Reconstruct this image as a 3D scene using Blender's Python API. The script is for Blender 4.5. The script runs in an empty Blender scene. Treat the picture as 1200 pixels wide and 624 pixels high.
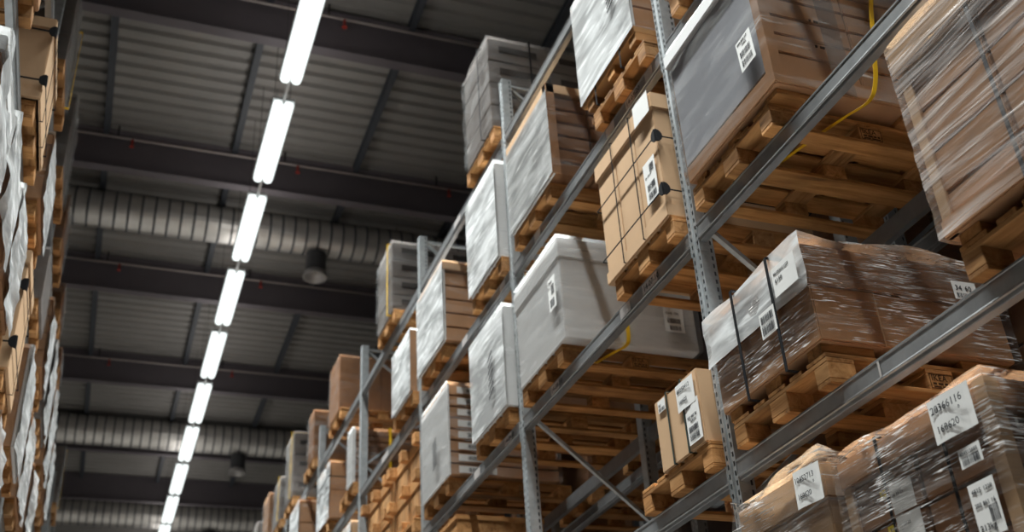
import bpy, bmesh, math, random
from mathutils import Vector, Matrix, noise

random.seed(7)
SC = bpy.context.scene
COL = SC.collection
PI = math.pi

# ------------------------------------------------------------------ layout (metres; X right, Y down the aisle, Z up)
CAM_Z = 1.6
X0 = 2.905                     # aisle face of the right rack
XL = -0.86                     # aisle face of the left rack
S = 2.7996                     # bay pitch
Y1 = 4.5167                    # first upright in view
LV = {'A': 7.638, 'B': 6.256, 'C': 4.897, 'D': 3.499, 'E': 2.13}
DEPTH = 1.1                    # rack frame depth
POST = 0.09
BEAM_H = 0.112
TOP_Z = 8.27
LAMP_X, LAMP_Z, LAMP_Y0, LAMP_S = 1.60, 11.67, 10.87, 2.4346
DECK_Z = 13.35
GIRD_Z = 12.6
GIRDERS = [4.3, 8.25, 12.16, 15.93, 20.08, 24.45, 28.75, 32.6]


def upy(k):
    return Y1 + (k - 1) * S


# ------------------------------------------------------------------ materials
MATS = {}


class NT:
    def __init__(self, name):
        self.m = bpy.data.materials.new(name)
        self.m.use_nodes = True
        self.t = self.m.node_tree
        self.t.nodes.clear()
        self.out = self.n('ShaderNodeOutputMaterial')
        MATS[name] = self.m

    def n(self, typ, ins=None, **props):
        nd = self.t.nodes.new(typ)
        for k, v in props.items():
            setattr(nd, k, v)
        if ins:
            for k, v in ins.items():
                if isinstance(v, tuple) and len(v) == 2 and hasattr(v[0], 'outputs'):
                    self.t.links.new(v[0].outputs[v[1]], nd.inputs[k])
                else:
                    nd.inputs[k].default_value = v
        return nd

    def coords(self, scale=(1, 1, 1), rot=(0, 0, 0), kind='Object', jitter=True):
        tc = self.n('ShaderNodeTexCoord')
        src = (tc, kind)
        if jitter:
            oi = self.n('ShaderNodeObjectInfo')
            ml = self.n('ShaderNodeMath', {0: (oi, 'Random'), 1: 37.0}, operation='MULTIPLY')
            cx = self.n('ShaderNodeCombineXYZ', {0: (ml, 0), 1: (ml, 0), 2: (ml, 0)})
            ad = self.n('ShaderNodeVectorMath', {0: src, 1: (cx, 0)}, operation='ADD')
            src = (ad, 0)
        mp = self.n('ShaderNodeMapping', {'Vector': src, 'Scale': scale, 'Rotation': rot})
        return (mp, 0)

    def ramp(self, fac, stops):
        r = self.n('ShaderNodeValToRGB', {'Fac': fac})
        el = r.color_ramp.elements
        while len(el) < len(stops):
            el.new(0.5)
        for e, (p, c) in zip(el, stops):
            e.position = p
            e.color = c if len(c) == 4 else (*c, 1)
        return (r, 0)

    def done(self, sh):
        self.t.links.new(sh[0].outputs[sh[1]], self.out.inputs['Surface'])
        return self.m


def g(v):
    return (v, v, v, 1)


def plain(name, col, rough=0.6, metal=0.0, spec=0.4, var=0.12, nscale=6.0, bump=0.0):
    t = NT(name)
    v = t.coords()
    nz = t.n('ShaderNodeTexNoise', {'Vector': v, 'Scale': nscale, 'Detail': 5.0, 'Roughness': 0.6})
    lo = tuple(c * (1 - var) for c in col)
    hi = tuple(min(1, c * (1 + var)) for c in col)
    c = t.ramp((nz, 'Fac'), [(0.3, lo), (0.7, hi)])
    p = t.n('ShaderNodeBsdfPrincipled', {'Base Color': c, 'Roughness': rough, 'Metallic': metal})
    p.inputs['Specular IOR Level'].default_value = spec
    if bump:
        b = t.n('ShaderNodeBump', {'Height': (nz, 'Fac'), 'Strength': bump, 'Distance': 0.01})
        t.t.links.new(b.outputs[0], p.inputs['Normal'])
    return t.done((p, 0))


def wood(name, a, b, axis):
    t = NT(name)
    sc = [14, 14, 14]
    sc[axis] = 1.3
    v = t.coords(tuple(sc))
    nz = t.n('ShaderNodeTexNoise', {'Vector': v, 'Scale': 1.6, 'Detail': 7.0, 'Roughness': 0.65, 'Distortion': 0.6})
    v2 = t.coords((1, 1, 1))
    n2 = t.n('ShaderNodeTexNoise', {'Vector': v2, 'Scale': 3.0, 'Detail': 3.0})
    c1 = t.ramp((nz, 'Fac'), [(0.30, tuple(x * 0.45 for x in b)), (0.42, b), (0.68, a)])
    c2 = t.ramp((n2, 'Fac'), [(0.30, g(0.62)), (0.62, g(1.05))])
    oi = t.n('ShaderNodeObjectInfo')
    c3 = t.ramp((oi, 'Random'), [(0.0, (0.78, 0.76, 0.74)), (1.0, (1.12, 1.08, 1.02))])
    mx = t.n('ShaderNodeMix', {'Factor': 1.0}, data_type='RGBA', blend_type='MULTIPLY')
    t.t.links.new(c1[0].outputs[0], mx.inputs[6]); t.t.links.new(c2[0].outputs[0], mx.inputs[7])
    m2 = t.n('ShaderNodeMix', {'Factor': 1.0}, data_type='RGBA', blend_type='MULTIPLY')
    t.t.links.new(mx.outputs[2], m2.inputs[6]); t.t.links.new(c3[0].outputs[0], m2.inputs[7])
    bp = t.n('ShaderNodeBump', {'Height': (nz, 'Fac'), 'Strength': 0.35, 'Distance': 0.004})
    p = t.n('ShaderNodeBsdfPrincipled', {'Roughness': 0.72, 'Normal': (bp, 0)})
    p.inputs['Specular IOR Level'].default_value = 0.25
    t.t.links.new(m2.outputs[2], p.inputs['Base Color'])
    return t.done((p, 0))


def film(name, glint, haze, gloss, rough, tilt=0.35, fine=70.0, long=7.0, thr=(0.60, 0.66), tint=(0.80, 0.79, 0.78), base=0.0, cover=(0.42, 0.62), bump=0.6):
    """clear stretch film: see-through sheet with sharp wrinkle glints and whitish glare painted into its colour"""
    t = NT(name)
    v = t.coords((long, long, fine), (tilt, tilt * 0.5, 0.0))
    nz = t.n('ShaderNodeTexNoise', {'Vector': v, 'Scale': 1.0, 'Detail': 2.5, 'Roughness': 0.5, 'Distortion': 0.5})
    v2 = t.coords((2.2, 2.2, 5.0), (0.4, 0.2, 0))
    n2 = t.n('ShaderNodeTexNoise', {'Vector': v2, 'Scale': 1.4, 'Detail': 4.0})
    v3 = t.coords((1.6, 1.6, fine * 0.22), (tilt * 0.8, tilt * 0.4, 0.0))
    n3 = t.n('ShaderNodeTexNoise', {'Vector': v3, 'Scale': 1.0, 'Detail': 4.0, 'Distortion': 0.8})
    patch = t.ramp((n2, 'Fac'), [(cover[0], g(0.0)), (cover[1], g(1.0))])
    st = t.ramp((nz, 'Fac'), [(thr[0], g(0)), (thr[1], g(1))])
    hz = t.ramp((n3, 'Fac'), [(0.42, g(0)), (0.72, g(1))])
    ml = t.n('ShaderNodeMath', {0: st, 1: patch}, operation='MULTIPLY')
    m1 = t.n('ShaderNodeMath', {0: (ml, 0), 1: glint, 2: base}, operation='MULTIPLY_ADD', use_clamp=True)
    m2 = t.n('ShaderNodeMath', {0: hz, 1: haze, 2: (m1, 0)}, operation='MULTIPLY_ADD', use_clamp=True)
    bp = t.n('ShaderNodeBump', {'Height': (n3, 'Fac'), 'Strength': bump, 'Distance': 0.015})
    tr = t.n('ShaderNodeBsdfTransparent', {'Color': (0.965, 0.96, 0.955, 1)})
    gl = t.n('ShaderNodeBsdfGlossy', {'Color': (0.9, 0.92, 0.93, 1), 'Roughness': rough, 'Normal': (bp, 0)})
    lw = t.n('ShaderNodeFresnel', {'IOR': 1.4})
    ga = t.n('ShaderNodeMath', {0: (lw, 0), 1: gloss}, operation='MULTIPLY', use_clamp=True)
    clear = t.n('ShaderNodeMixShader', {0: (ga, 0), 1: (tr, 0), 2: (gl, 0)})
    df = t.n('ShaderNodeBsdfPrincipled', {'Base Color': (*tint, 1), 'Roughness': 0.3, 'Normal': (bp, 0)})  # pale diffuse layer that paints glints and haze onto the film
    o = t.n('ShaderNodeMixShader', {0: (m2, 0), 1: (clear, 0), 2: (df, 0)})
    return t.done((o, 0))


def emit(name, col, strength):
    t = NT(name)
    e = t.n('ShaderNodeEmission', {'Color': (*col, 1), 'Strength': strength})
    return t.done((e, 0))


wood('pallet_wood_x', (0.60, 0.31, 0.115), (0.38, 0.175, 0.055), 0)
wood('pallet_wood_y', (0.62, 0.34, 0.14), (0.40, 0.19, 0.065), 1)
wood('pallet_wood_z', (0.66, 0.39, 0.18), (0.44, 0.225, 0.09), 2)
plain('cardboard', (0.44, 0.24, 0.125), 0.75, spec=0.2, var=0.10)
plain('cardboard_light', (0.56, 0.365, 0.215), 0.75, spec=0.2, var=0.07, nscale=2)
plain('cardboard_dark', (0.29, 0.145, 0.072), 0.8, spec=0.2, var=0.15)
plain('cardboard_edge', (0.50, 0.27, 0.11), 0.8, spec=0.2)
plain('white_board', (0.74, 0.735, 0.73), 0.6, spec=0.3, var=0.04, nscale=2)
plain('pale_blue_glare', (0.46, 0.465, 0.50), 0.45, spec=0.5, var=0.05, nscale=2)  # bluish grey painted for glare on the large carton stack's film
plain('grey_board', (0.24, 0.21, 0.195), 0.65, spec=0.3, var=0.06, nscale=3)
plain('paper', (0.78, 0.77, 0.75), 0.7, spec=0.2, var=0.04)
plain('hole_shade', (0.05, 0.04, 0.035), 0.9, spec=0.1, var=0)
plain('ink', (0.035, 0.035, 0.04), 0.8, spec=0.1, var=0)
plain('stamp_ink', (0.06, 0.03, 0.015), 0.9, spec=0.1, var=0)
plain('yellow_paper', (0.75, 0.58, 0.03), 0.6)
plain('black_strap', (0.008, 0.008, 0.010), 0.65, spec=0.15, var=0.1)
plain('green_strap', (0.02, 0.035, 0.03), 0.45, spec=0.5, var=0.1)
plain('yellow_strap', (0.80, 0.47, 0.01), 0.5, var=0.05)
plain('galvanised', (0.40, 0.42, 0.43), 0.42, 0.45, var=0.16, nscale=18)
plain('beam_steel', (0.25, 0.255, 0.26), 0.38, 0.45, var=0.14, nscale=9)
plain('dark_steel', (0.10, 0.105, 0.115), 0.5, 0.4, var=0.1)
plain('girder_paint', (0.12, 0.105, 0.115), 0.6, 0.0, spec=0.35, var=0.08, nscale=1.5)
plain('deck_steel', (0.25, 0.238, 0.225), 0.55, 0.25, spec=0.4, var=0.12, nscale=0.6)
plain('purlin_paint', (0.045, 0.05, 0.06), 0.5, var=0.1)
plain('duct_metal', (0.55, 0.53, 0.50), 0.36, 0.55, var=0.12, nscale=3)
plain('vent_plastic', (0.07, 0.07, 0.075), 0.5, var=0.1)
plain('vent_rim', (0.45, 0.43, 0.42), 0.4, 0.3)
plain('pipe_paint', (0.38, 0.33, 0.31), 0.5, var=0.1)
plain('sprinkler_red', (0.28, 0.03, 0.02), 0.5)
plain('fixture_white', (0.70, 0.71, 0.71), 0.5)
plain('cable_black', (0.03, 0.03, 0.03), 0.6)
plain('wall_panel', (0.045, 0.045, 0.05), 0.7, var=0.1, nscale=1)
plain('concrete', (0.20, 0.18, 0.165), 0.55, var=0.12, nscale=1)
plain('label_silver', (0.62, 0.58, 0.56), 0.3, 0.3, var=0.05)
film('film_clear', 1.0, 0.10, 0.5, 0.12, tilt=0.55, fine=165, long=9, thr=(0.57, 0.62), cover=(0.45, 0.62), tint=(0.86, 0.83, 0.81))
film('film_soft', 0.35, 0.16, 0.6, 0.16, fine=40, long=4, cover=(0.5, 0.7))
film('film_painted_glare', 0.6, 0.5, 1.0, 0.24, fine=26, long=2.5, thr=(0.5, 0.72), base=0.34, cover=(0.35, 0.6), tint=(0.92, 0.93, 0.93), bump=0.25)  # whitish film colour standing in for lamp glare on wrapped fronts
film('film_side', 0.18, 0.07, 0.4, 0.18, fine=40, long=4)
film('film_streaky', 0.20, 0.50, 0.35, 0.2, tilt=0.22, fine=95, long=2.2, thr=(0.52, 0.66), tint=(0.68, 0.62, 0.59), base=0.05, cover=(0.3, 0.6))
emit('tube_glow', (0.93, 1.0, 0.985), 1.6)
M = MATS


# ------------------------------------------------------------------ mesh helpers
class MB:
    def __init__(self):
        self.b = bmesh.new()

    def box(self, x0, x1, y0, y1, z0, z1, mi=0):
        b = self.b
        vs = [b.verts.new(p) for p in ((x0, y0, z0), (x1, y0, z0), (x1, y1, z0), (x0, y1, z0),
                                       (x0, y0, z1), (x1, y0, z1), (x1, y1, z1), (x0, y1, z1))]
        for f in ((0, 3, 2, 1), (4, 5, 6, 7), (0, 1, 5, 4), (1, 2, 6, 5), (2, 3, 7, 6), (3, 0, 4, 7)):
            fc = b.faces.new([vs[i] for i in f]); fc.material_index = mi
        return self

    def obox(self, c, ax, ay, az):
        """box from a centre and three half-extent vectors"""
        b = self.b
        c, ax, ay, az = map(Vector, (c, ax, ay, az))
        vs = []
        for k in (-1, 1):
            for i, j in ((-1, -1), (1, -1), (1, 1), (-1, 1)):
                vs.append(b.verts.new(c + ax * i + ay * j + az * k))
        for f in ((0, 3, 2, 1), (4, 5, 6, 7), (0, 1, 5, 4), (1, 2, 6, 5), (2, 3, 7, 6), (3, 0, 4, 7)):
            b.faces.new([vs[i] for i in f])
        return self

    def bar(self, p, q, w, t, up=(0, 0, 1)):
        p, q = Vector(p), Vector(q)
        d = (q - p)
        u = Vector(up)
        s = d.cross(u)
        if s.length < 1e-6:
            s = d.cross(Vector((1, 0, 0)))
        s.normalize()
        n = s.cross(d).normalized()
        return self.obox((p + q) / 2, d / 2, s * (w / 2), n * (t / 2))

    def tube(self, p, q, r, seg=12, r2=None, cap=True):
        p, q = Vector(p), Vector(q)
        d = q - p
        rot = d.to_track_quat('Z', 'Y').to_matrix().to_4x4()
        m = Matrix.Translation((p + q) / 2) @ rot
        bmesh.ops.create_cone(self.b, cap_ends=cap, segments=seg, radius1=r, radius2=r if r2 is None else r2, depth=d.length, matrix=m)
        return self

    def bevel(self, w, seg=1):
        bmesh.ops.bevel(self.b, geom=list(self.b.edges), offset=w, segments=seg, affect='EDGES', clamp_overlap=True)
        return self

    def mesh(self, name, mats):
        me = bpy.data.meshes.new(name)
        bmesh.ops.recalc_face_normals(self.b, faces=self.b.faces)
        self.b.to_mesh(me)
        self.b.free()
        for m in (mats if isinstance(mats, (list, tuple)) else [mats]):
            me.materials.append(M[m] if isinstance(m, str) else m)
        return me

    def build(self, name, mat, parent=None, smooth=False):
        me = self.mesh(name, mat)
        if smooth:
            for f in me.polygons:
                f.use_smooth = True
        return link(name, me, parent)


def link(name, me, parent=None, loc=None):
    o = bpy.data.objects.new(name, me)
    COL.objects.link(o)
    if parent:
        o.parent = parent
    if loc:
        o.location = loc
    return o


def tag(o, label, cat, group=None):
    o['label'] = label
    o['category'] = cat
    o['kind'] = 'thing'
    if group:
        o['group'] = group
    return o


def struct(o):
    o['kind'] = 'structure'
    return o


def empty(name, loc):
    o = bpy.data.objects.new(name, None)
    o.empty_display_size = 0.1
    COL.objects.link(o)
    o.location = loc
    return o


def text_mesh(s, size, mat):
    cu = bpy.data.curves.new('t', 'FONT')
    cu.body = s
    cu.size = size
    cu.extrude = 0.0004
    cu.resolution_u = 2
    ob = bpy.data.objects.new('t', cu)
    me = bpy.data.meshes.new_from_object(ob)
    bpy.data.objects.remove(ob)
    bpy.data.curves.remove(cu)
    me.materials.clear()
    me.materials.append(M[mat])
    return me


# ------------------------------------------------------------------ frames of reference on a load's faces
class Face:
    """a plane on a load: origin at its lower left corner as the aisle sees it"""
    def __init__(self, o, r, u, n):
        self.o, self.r, self.u, self.n = map(Vector, (o, r, u, n))

    def pt(self, a, b, c=0.0):
        return self.o + self.r * a + self.u * b + self.n * c

    def mat(self, a, b, c, rot=0.0):
        r = self.r * math.cos(rot) + self.u * math.sin(rot)
        u = -self.r * math.sin(rot) + self.u * math.cos(rot)
        m = Matrix((r, u, self.n)).transposed().to_4x4()
        return Matrix.Translation(self.pt(a, b, c)) @ m


def barcode_cells(w, h, seed, x=0, y=0):
    r = random.Random(seed)
    out = []
    c = x
    while c < x + w - 0.002:
        t = r.choice((0.0016, 0.0024, 0.004))
        out.append((c, min(c + t, x + w), y, y + h))
        c += t + r.choice((0.0018, 0.003, 0.0045))
    return out


def paper(root, face, a, b, w, h, texts=(), codes=(), rot=0.0, off=0.022, name='shipping_label', mat='paper', label=None, curl=0.0):
    """a printed sheet; a,b = lower left corner; texts (string, x, y, size) and codes (x, y, w, h) as fractions of the sheet"""
    mb = MB()
    n = 7
    for i in range(n):
        def zc(t):
            return curl * (math.sin(t * 5.1) * 0.5 + (t - 0.4) ** 2)
        x0, x1 = w * i / n, w * (i + 1) / n
        z0, z1 = zc(i / n), zc((i + 1) / n)
        b_ = mb.b
        vs = [b_.verts.new(p) for p in ((x0, 0, z0), (x1, 0, z1), (x1, h, z1), (x0, h, z0), (x0, 0, z0 - .001), (x1, 0, z1 - .001), (x1, h, z1 - .001), (x0, h, z0 - .001))]
        for f in ((0, 1, 2, 3), (4, 7, 6, 5), (0, 4, 5, 1), (3, 2, 6, 7)):
            b_.faces.new([vs[k] for k in f])
    o = mb.build(name, mat, root)
    o.matrix_local = face.mat(a, b, off, rot)
    if label:
        o['label'] = label
    lift = 0.0012 + abs(curl) * 0.5
    for s, x, y, sz in texts:
        me = text_mesh(s, sz, 'ink')
        t = link('printed_text', me, o)
        t.location = (x * w, y * h, lift)
    if codes:
        mb = MB()
        for k, (x, y, cw, ch) in enumerate(codes):
            for (c0, c1, d0, d1) in barcode_cells(cw * w, ch * h, k + int(w * 1000), x * w, y * h):
                mb.box(c0, c1, d0, d1, lift, lift + 0.0005)
        mb.build('barcode', 'ink', o)
    return o


# ------------------------------------------------------------------ pallets
PAL = {}


def slab(x0, x1, y0, y1, z0, z1, mat, key):
    if key not in PAL:
        PAL[key] = MB().box(x0, x1, y0, y1, z0, z1).bevel(0.003).mesh(key[0], mat)
    return PAL[key]


BX = (-0.5275, 0.0, 0.5275)
BY = ((-0.35, 0.10), (0.0, 0.145), (0.35, 0.10))


def clear_of_posts(y0, y1, shift=False, m=0.057):
    for k in range(-1, 12):
        u = upy(k)
        if y0 < u + m and y1 > u - m:
            if (y0 + y1) / 2 > u:
                d = u + m - y0
                return (y0 + d, y1 + d) if shift else (u + m, y1)
            d = y1 - (u - m)
            return (y0 - d, y1 - d) if shift else (y0, u - m)
    return y0, y1


def pallet(side, y0, level, where, far=False, stamp=False, width=0.8):
    """one 0.8 x 1.2 m four-way pallet; `where` completes its label"""
    xf = 2.84 if side > 0 else -0.79
    cx = xf + side * 0.6
    zl = LV[level] if isinstance(level, str) else level
    y0 = clear_of_posts(y0, y0 + width, True)[0]
    root = empty('wooden_pallet', (cx, y0 + width / 2, zl))
    tag(root, 'wooden pallet ' + where, 'pallet', 'wooden pallets in the racks')
    k = width / 0.8
    if far:
        mb = MB()
        for cy, w in BY:
            mb.box(-0.6, 0.6, cy * k - w / 2, cy * k + w / 2, 0, 0.022)
            for bx in BX:
                mb.box(bx - 0.0725, bx + 0.0725, cy * k - w / 2, cy * k + w / 2, 0.022, 0.1)
        if 'farbase' + str(width) not in PAL:
            PAL['farbase' + str(width)] = mb.mesh('block_base', 'pallet_wood_z')
            m2 = MB()
            for bx in BX:
                m2.box(bx - 0.0725, bx + 0.0725, -0.4 * k, 0.4 * k, 0.1, 0.122)
            for cy, w in ((-0.3275, .145), (-.17, .1), (0, .145), (.17, .1), (0.3275, .145)):
                m2.box(-0.6, 0.6, cy * k - w / 2, cy * k + w / 2, 0.122, 0.144)
            PAL['fardeck' + str(width)] = m2.mesh('deck', 'pallet_wood_x')
        link('block_base', PAL['farbase' + str(width)], root)
        link('deck', PAL['fardeck' + str(width)], root)
        return root
    for cy, w in BY:
        me = slab(-0.6, 0.6, -w / 2, w / 2, 0, 0.0215, 'pallet_wood_x', ('bottom_board', w))
        link('bottom_board', me, root, (0, cy * k, 0))
        for i, bx in enumerate(BX):
            me = slab(-0.0725, 0.0725, -w / 2, w / 2, 0.022, 0.0995, 'pallet_wood_y', ('block', w))
            b = link('block', me, root, (bx, cy * k, 0))
            if stamp and i == 1 and cy < 0:
                me = text_mesh('IKEA', 0.042, 'stamp_ink')
                t = link('printed_stamp', me, b)
                t.matrix_local = Matrix.Translation((-0.055, -w / 2 - 0.0015, 0.064)) @ Matrix.Rotation(PI / 2, 4, 'X')
                fr = MB()
                for (x0, x1, z0, z1) in ((-.064, .064, .026, .029), (-.064, .064, .094, .097), (-.064, -.061, .026, .097), (.061, .064, .026, .097),
                                         (-.05, -.03, .045, .055), (-.022, .005, .045, .055), (.013, .03, .045, .055), (.036, .05, .045, .055),
                                         (-.05, -.01, .032, .039), (0, .05, .032, .039)):
                    fr.box(x0, x1, -w / 2 - 0.0012, -w / 2 - 0.0005, z0, z1)
                fr.build('stamp_frame', 'stamp_ink', b)
    for bx in BX:
        me = slab(-0.0725, 0.0725, -0.4 * k, 0.4 * k, 0.1, 0.1215, 'pallet_wood_y', ('stringer_board', width))
        link('stringer_board', me, root, (bx, 0, 0))
    for cy, w in ((-0.3275, .145), (-.16, .1), (0, .145), (.16, .1), (0.3275, .145)):
        me = slab(-0.6, 0.6, -w / 2, w / 2, 0.122, 0.144, 'pallet_wood_x', ('deck_board', w))
        link('deck_board', me, root, (0, cy * k + random.uniform(-.006, .006), 0))
    return root


# ------------------------------------------------------------------ loads
class Load:
    def __init__(self, side, y0, y1, z0, z1, name, label, cat, depth=1.07, group=None, xf=None, lift=0.0):
        if xf is None:
            xf = 2.83 if side > 0 else -0.77
        y0, y1 = clear_of_posts(y0, y1, False, 0.075)
        self.s, self.W, self.D, self.H = side, y1 - y0, depth, z1 - z0
        self.root = empty(name, (xf + side * depth / 2, (y0 + y1) / 2, z0))
        tag(self.root, label, cat, group)
        W, D = self.W, self.D
        if side > 0:
            self.front = Face((-D / 2, W / 2, 0), (0, -1, 0), (0, 0, 1), (-1, 0, 0))
        else:
            self.front = Face((D / 2, -W / 2, 0), (0, 1, 0), (0, 0, 1), (1, 0, 0))
        self.near = Face((-D / 2, -W / 2, 0), (1, 0, 0), (0, 0, 1), (0, -1, 0))
        self.lift = lift
        if lift:
            for x in (-0.38, 0.38):
                for y in (-0.40, 0.0, 0.40):
                    MB().box(x - 0.14, x + 0.14, y * W - 0.055 * (1 if y else 1.2), y * W + 0.055 * (1 if y else 1.2), 0.001, lift - 0.001).bevel(0.003).build('runner', 'pallet_wood_x', self.root)

    def box(self, name, mat, x0=None, x1=None, y0=None, y1=None, z0=0.0, z1=None, bev=0.006, grow=0.0, parent=None):
        """x measured from the front face back, y from the far side to the near side"""
        D, W = self.D, self.W
        x0 = 0 if x0 is None else x0
        x1 = D if x1 is None else x1
        y0 = 0 if y0 is None else y0
        y1 = W if y1 is None else y1
        z1 = self.H if z1 is None else z1
        z0 = max(z0, self.lift)
        a, b = -D / 2 + x0 - grow, -D / 2 + x1 + grow
        if self.s < 0:
            a, b = -b, -a
        mb = MB().box(a, b, W / 2 - y1 - grow, W / 2 - y0 + grow, z0, z1)
        if bev:
            mb.bevel(bev, 2)
        return mb.build(name, mat, parent or self.root)

    def grid(self, rows, cols_x, cols_y, mat, gap=0.006, z0=0.0, z1=None, sag=0.004, inset=0.0, name='carton', handles=False):
        z1 = self.H if z1 is None else z1
        z0 = max(z0, self.lift)
        rows_z = rows if isinstance(rows, (list, tuple)) else [1] * rows
        tot = sum(rows_z)
        z = z0
        for rz in rows_z:
            h = (z1 - z0) * rz / tot
            for i in range(cols_x):
                for j in range(cols_y):
                    if 0 < i < cols_x - 1 and 0 < j < cols_y - 1:
                        continue
                    e = random.uniform(0, sag)
                    c = self.box(name, mat, inset + (self.D - 2 * inset) * i / cols_x + gap / 2, inset + (self.D - 2 * inset) * (i + 1) / cols_x - gap / 2,
                                 inset + (self.W - 2 * inset) * j / cols_y + gap / 2 + e * 0.4, inset + (self.W - 2 * inset) * (j + 1) / cols_y - gap / 2,
                                 z + gap / 2, z + h - gap / 2, bev=0.005)
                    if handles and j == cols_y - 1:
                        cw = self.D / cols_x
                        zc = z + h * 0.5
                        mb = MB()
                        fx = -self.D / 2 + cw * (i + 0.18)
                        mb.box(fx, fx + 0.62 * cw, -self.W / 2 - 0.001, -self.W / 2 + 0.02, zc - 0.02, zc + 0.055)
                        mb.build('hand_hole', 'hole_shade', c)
            z += h

    def lid(self, h, mat, grow=0.012, name='lid'):
        return self.box(name, mat, z0=self.H - h, z1=self.H + 0.006, grow=grow, bev=0.006)

    def film(self, mat, off=0.012, wrinkle=0.006, z0=None, z1=None, cell=0.075, top=True, label=None, slump=0.0, clear='film_side'):
        D, W = self.D + 2 * off, self.W + 2 * off
        z0 = self.lift + 0.002 if z0 is None else z0
        z1 = self.H + off if z1 is None else z1
        b = bmesh.new()
        nz = max(2, int((z1 - z0) / cell)); nx = max(2, int(D / cell)); ny = max(2, int(W / cell))
        ring = []
        for i in range(nx): ring.append((-D / 2 + D * i / nx, -W / 2, 0, -1))
        for i in range(ny): ring.append((D / 2, -W / 2 + W * i / ny, 1, 0))
        for i in range(nx): ring.append((D / 2 - D * i / nx, W / 2, 0, 1))
        for i in range(ny): ring.append((-D / 2, W / 2 - W * i / ny, -1, 0))
        seed = random.uniform(0, 99)
        rows = []
        for k in range(nz + 1):
            z = z0 + (z1 - z0) * k / nz
            row = []
            for (x, y, nx_, ny_) in ring:
                d = wrinkle * noise.noise(Vector((x * 5 + seed, y * 5, z * 9)))
                dz = slump * noise.noise(Vector((x * 3 + seed, y * 3, 7))) * (1 if k == nz else 0)
                row.append(b.verts.new((x + nx_ * d, y + ny_ * d, z + dz)))
            rows.append(row)
        n = len(ring)
        for k in range(nz):
            for i in range(n):
                b.faces.new((rows[k][i], rows[k][(i + 1) % n], rows[k + 1][(i + 1) % n], rows[k + 1][i]))
        if top:
            c = []
            for j in range(ny + 1):
                r = []
                for i in range(nx + 1):
                    if j == 0: v = rows[nz][i]
                    elif j == ny: v = rows[nz][nx + ny + (nx - i)]
                    elif i == nx: v = rows[nz][nx + j]
                    elif i == 0: v = rows[nz][(2 * nx + ny + (ny - j)) % n]
                    else:
                        x, y = -D / 2 + D * i / nx, -W / 2 + W * j / ny
                        v = b.verts.new((x, y, z1 + slump * noise.noise(Vector((x * 3 + seed, y * 3, 7)))))
                    r.append(v)
                c.append(r)
            for j in range(ny):
                for i in range(nx):
                    b.faces.new((c[j][i], c[j][i + 1], c[j + 1][i + 1], c[j + 1][i]))
        me = bpy.data.meshes.new('stretch_film')
        bmesh.ops.recalc_face_normals(b, faces=b.faces)
        b.to_mesh(me); b.free()
        if mat == 'film_painted_glare':  # painted glare goes on aisle-facing and top faces, clear film elsewhere
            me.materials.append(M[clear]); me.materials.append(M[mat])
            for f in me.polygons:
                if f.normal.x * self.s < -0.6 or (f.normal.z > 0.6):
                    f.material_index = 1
        else:
            me.materials.append(M[mat])
        for f in me.polygons:
            f.use_smooth = True
        me.set_sharp_from_angle(angle=math.radians(50))
        o = link('stretch_film', me, self.root)
        if label:
            o['label'] = label
        return o

    def strap_v(self, a, w=0.018, mat='black_strap', off=0.026, z0=None, axis='y', name='strap', t=0.003, label=None):
        """band around the load in a vertical plane; axis 'y': plane at distance a from the far side"""
        z0 = -0.03 if z0 is None else z0
        D, W, H = self.D / 2 + off, self.W / 2 + off, self.H + off
        mb = MB()
        if axis == 'y':
            y = self.W / 2 - a
            mb.box(-D - t, -D, y - w / 2, y + w / 2, z0, H); mb.box(D, D + t, y - w / 2, y + w / 2, z0, H)
            mb.box(-D, D, y - w / 2, y + w / 2, H, H + t); mb.box(-D, D, y - w / 2, y + w / 2, z0, z0 + t)
        else:
            x = (-self.D / 2 + a) * self.s
            mb.box(x - w / 2, x + w / 2, -W - t, -W, z0, H); mb.box(x - w / 2, x + w / 2, W, W + t, z0, H)
            mb.box(x - w / 2, x + w / 2, -W, W, H, H + t); mb.box(x - w / 2, x + w / 2, -W, W, z0, z0 + t)
        o = mb.build(name, mat, self.root)
        if label:
            o['label'] = label
        return o

    def strap_h(self, z, w=0.014, mat='black_strap', off=0.012, t=0.004, name='strap'):
        D, W = self.D / 2 + off, self.W / 2 + off
        mb = MB()
        mb.box(-D - t, D + t, -W - t, -W, z - w / 2, z + w / 2); mb.box(-D - t, D + t, W, W + t, z - w / 2, z + w / 2)
        mb.box(-D - t, -D, -W, W, z - w / 2, z + w / 2); mb.box(D, D + t, -W, W, z - w / 2, z + w / 2)
        return mb.build(name, mat, self.root)

    def corner(self, z, off=0.016, r=0.045):
        """black plastic corner guard on the near front edge"""
        sgn = -1 if self.s > 0 else 1
        x, y = sgn * (self.D / 2 + off), -(self.W / 2 + off)
        mb = MB()
        for ax in (0, 1):
            b = mb.b
            pts = []
            for k in range(7):
                a = -PI / 2 + PI * k / 6
                pts.append((math.cos(a) * r, math.sin(a) * r))
            for dd in (0, 0.006):
                pass
            inner, outer = [], []
            for (p, q) in pts:
                if ax == 0:
                    inner.append(b.verts.new((x, y + p, z + q))); outer.append(b.verts.new((x + sgn * 0.008, y + p, z + q)))
                else:
                    inner.append(b.verts.new((x - sgn * p, y, z + q))); outer.append(b.verts.new((x - sgn * p, y - 0.008, z + q)))
            b.faces.new(inner); b.faces.new(outer)
            for k in range(7):
                b.faces.new((inner[k], inner[(k + 1) % 7], outer[(k + 1) % 7], outer[k]))
        return mb.build('corner_protector', 'black_strap', self.root)

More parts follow.
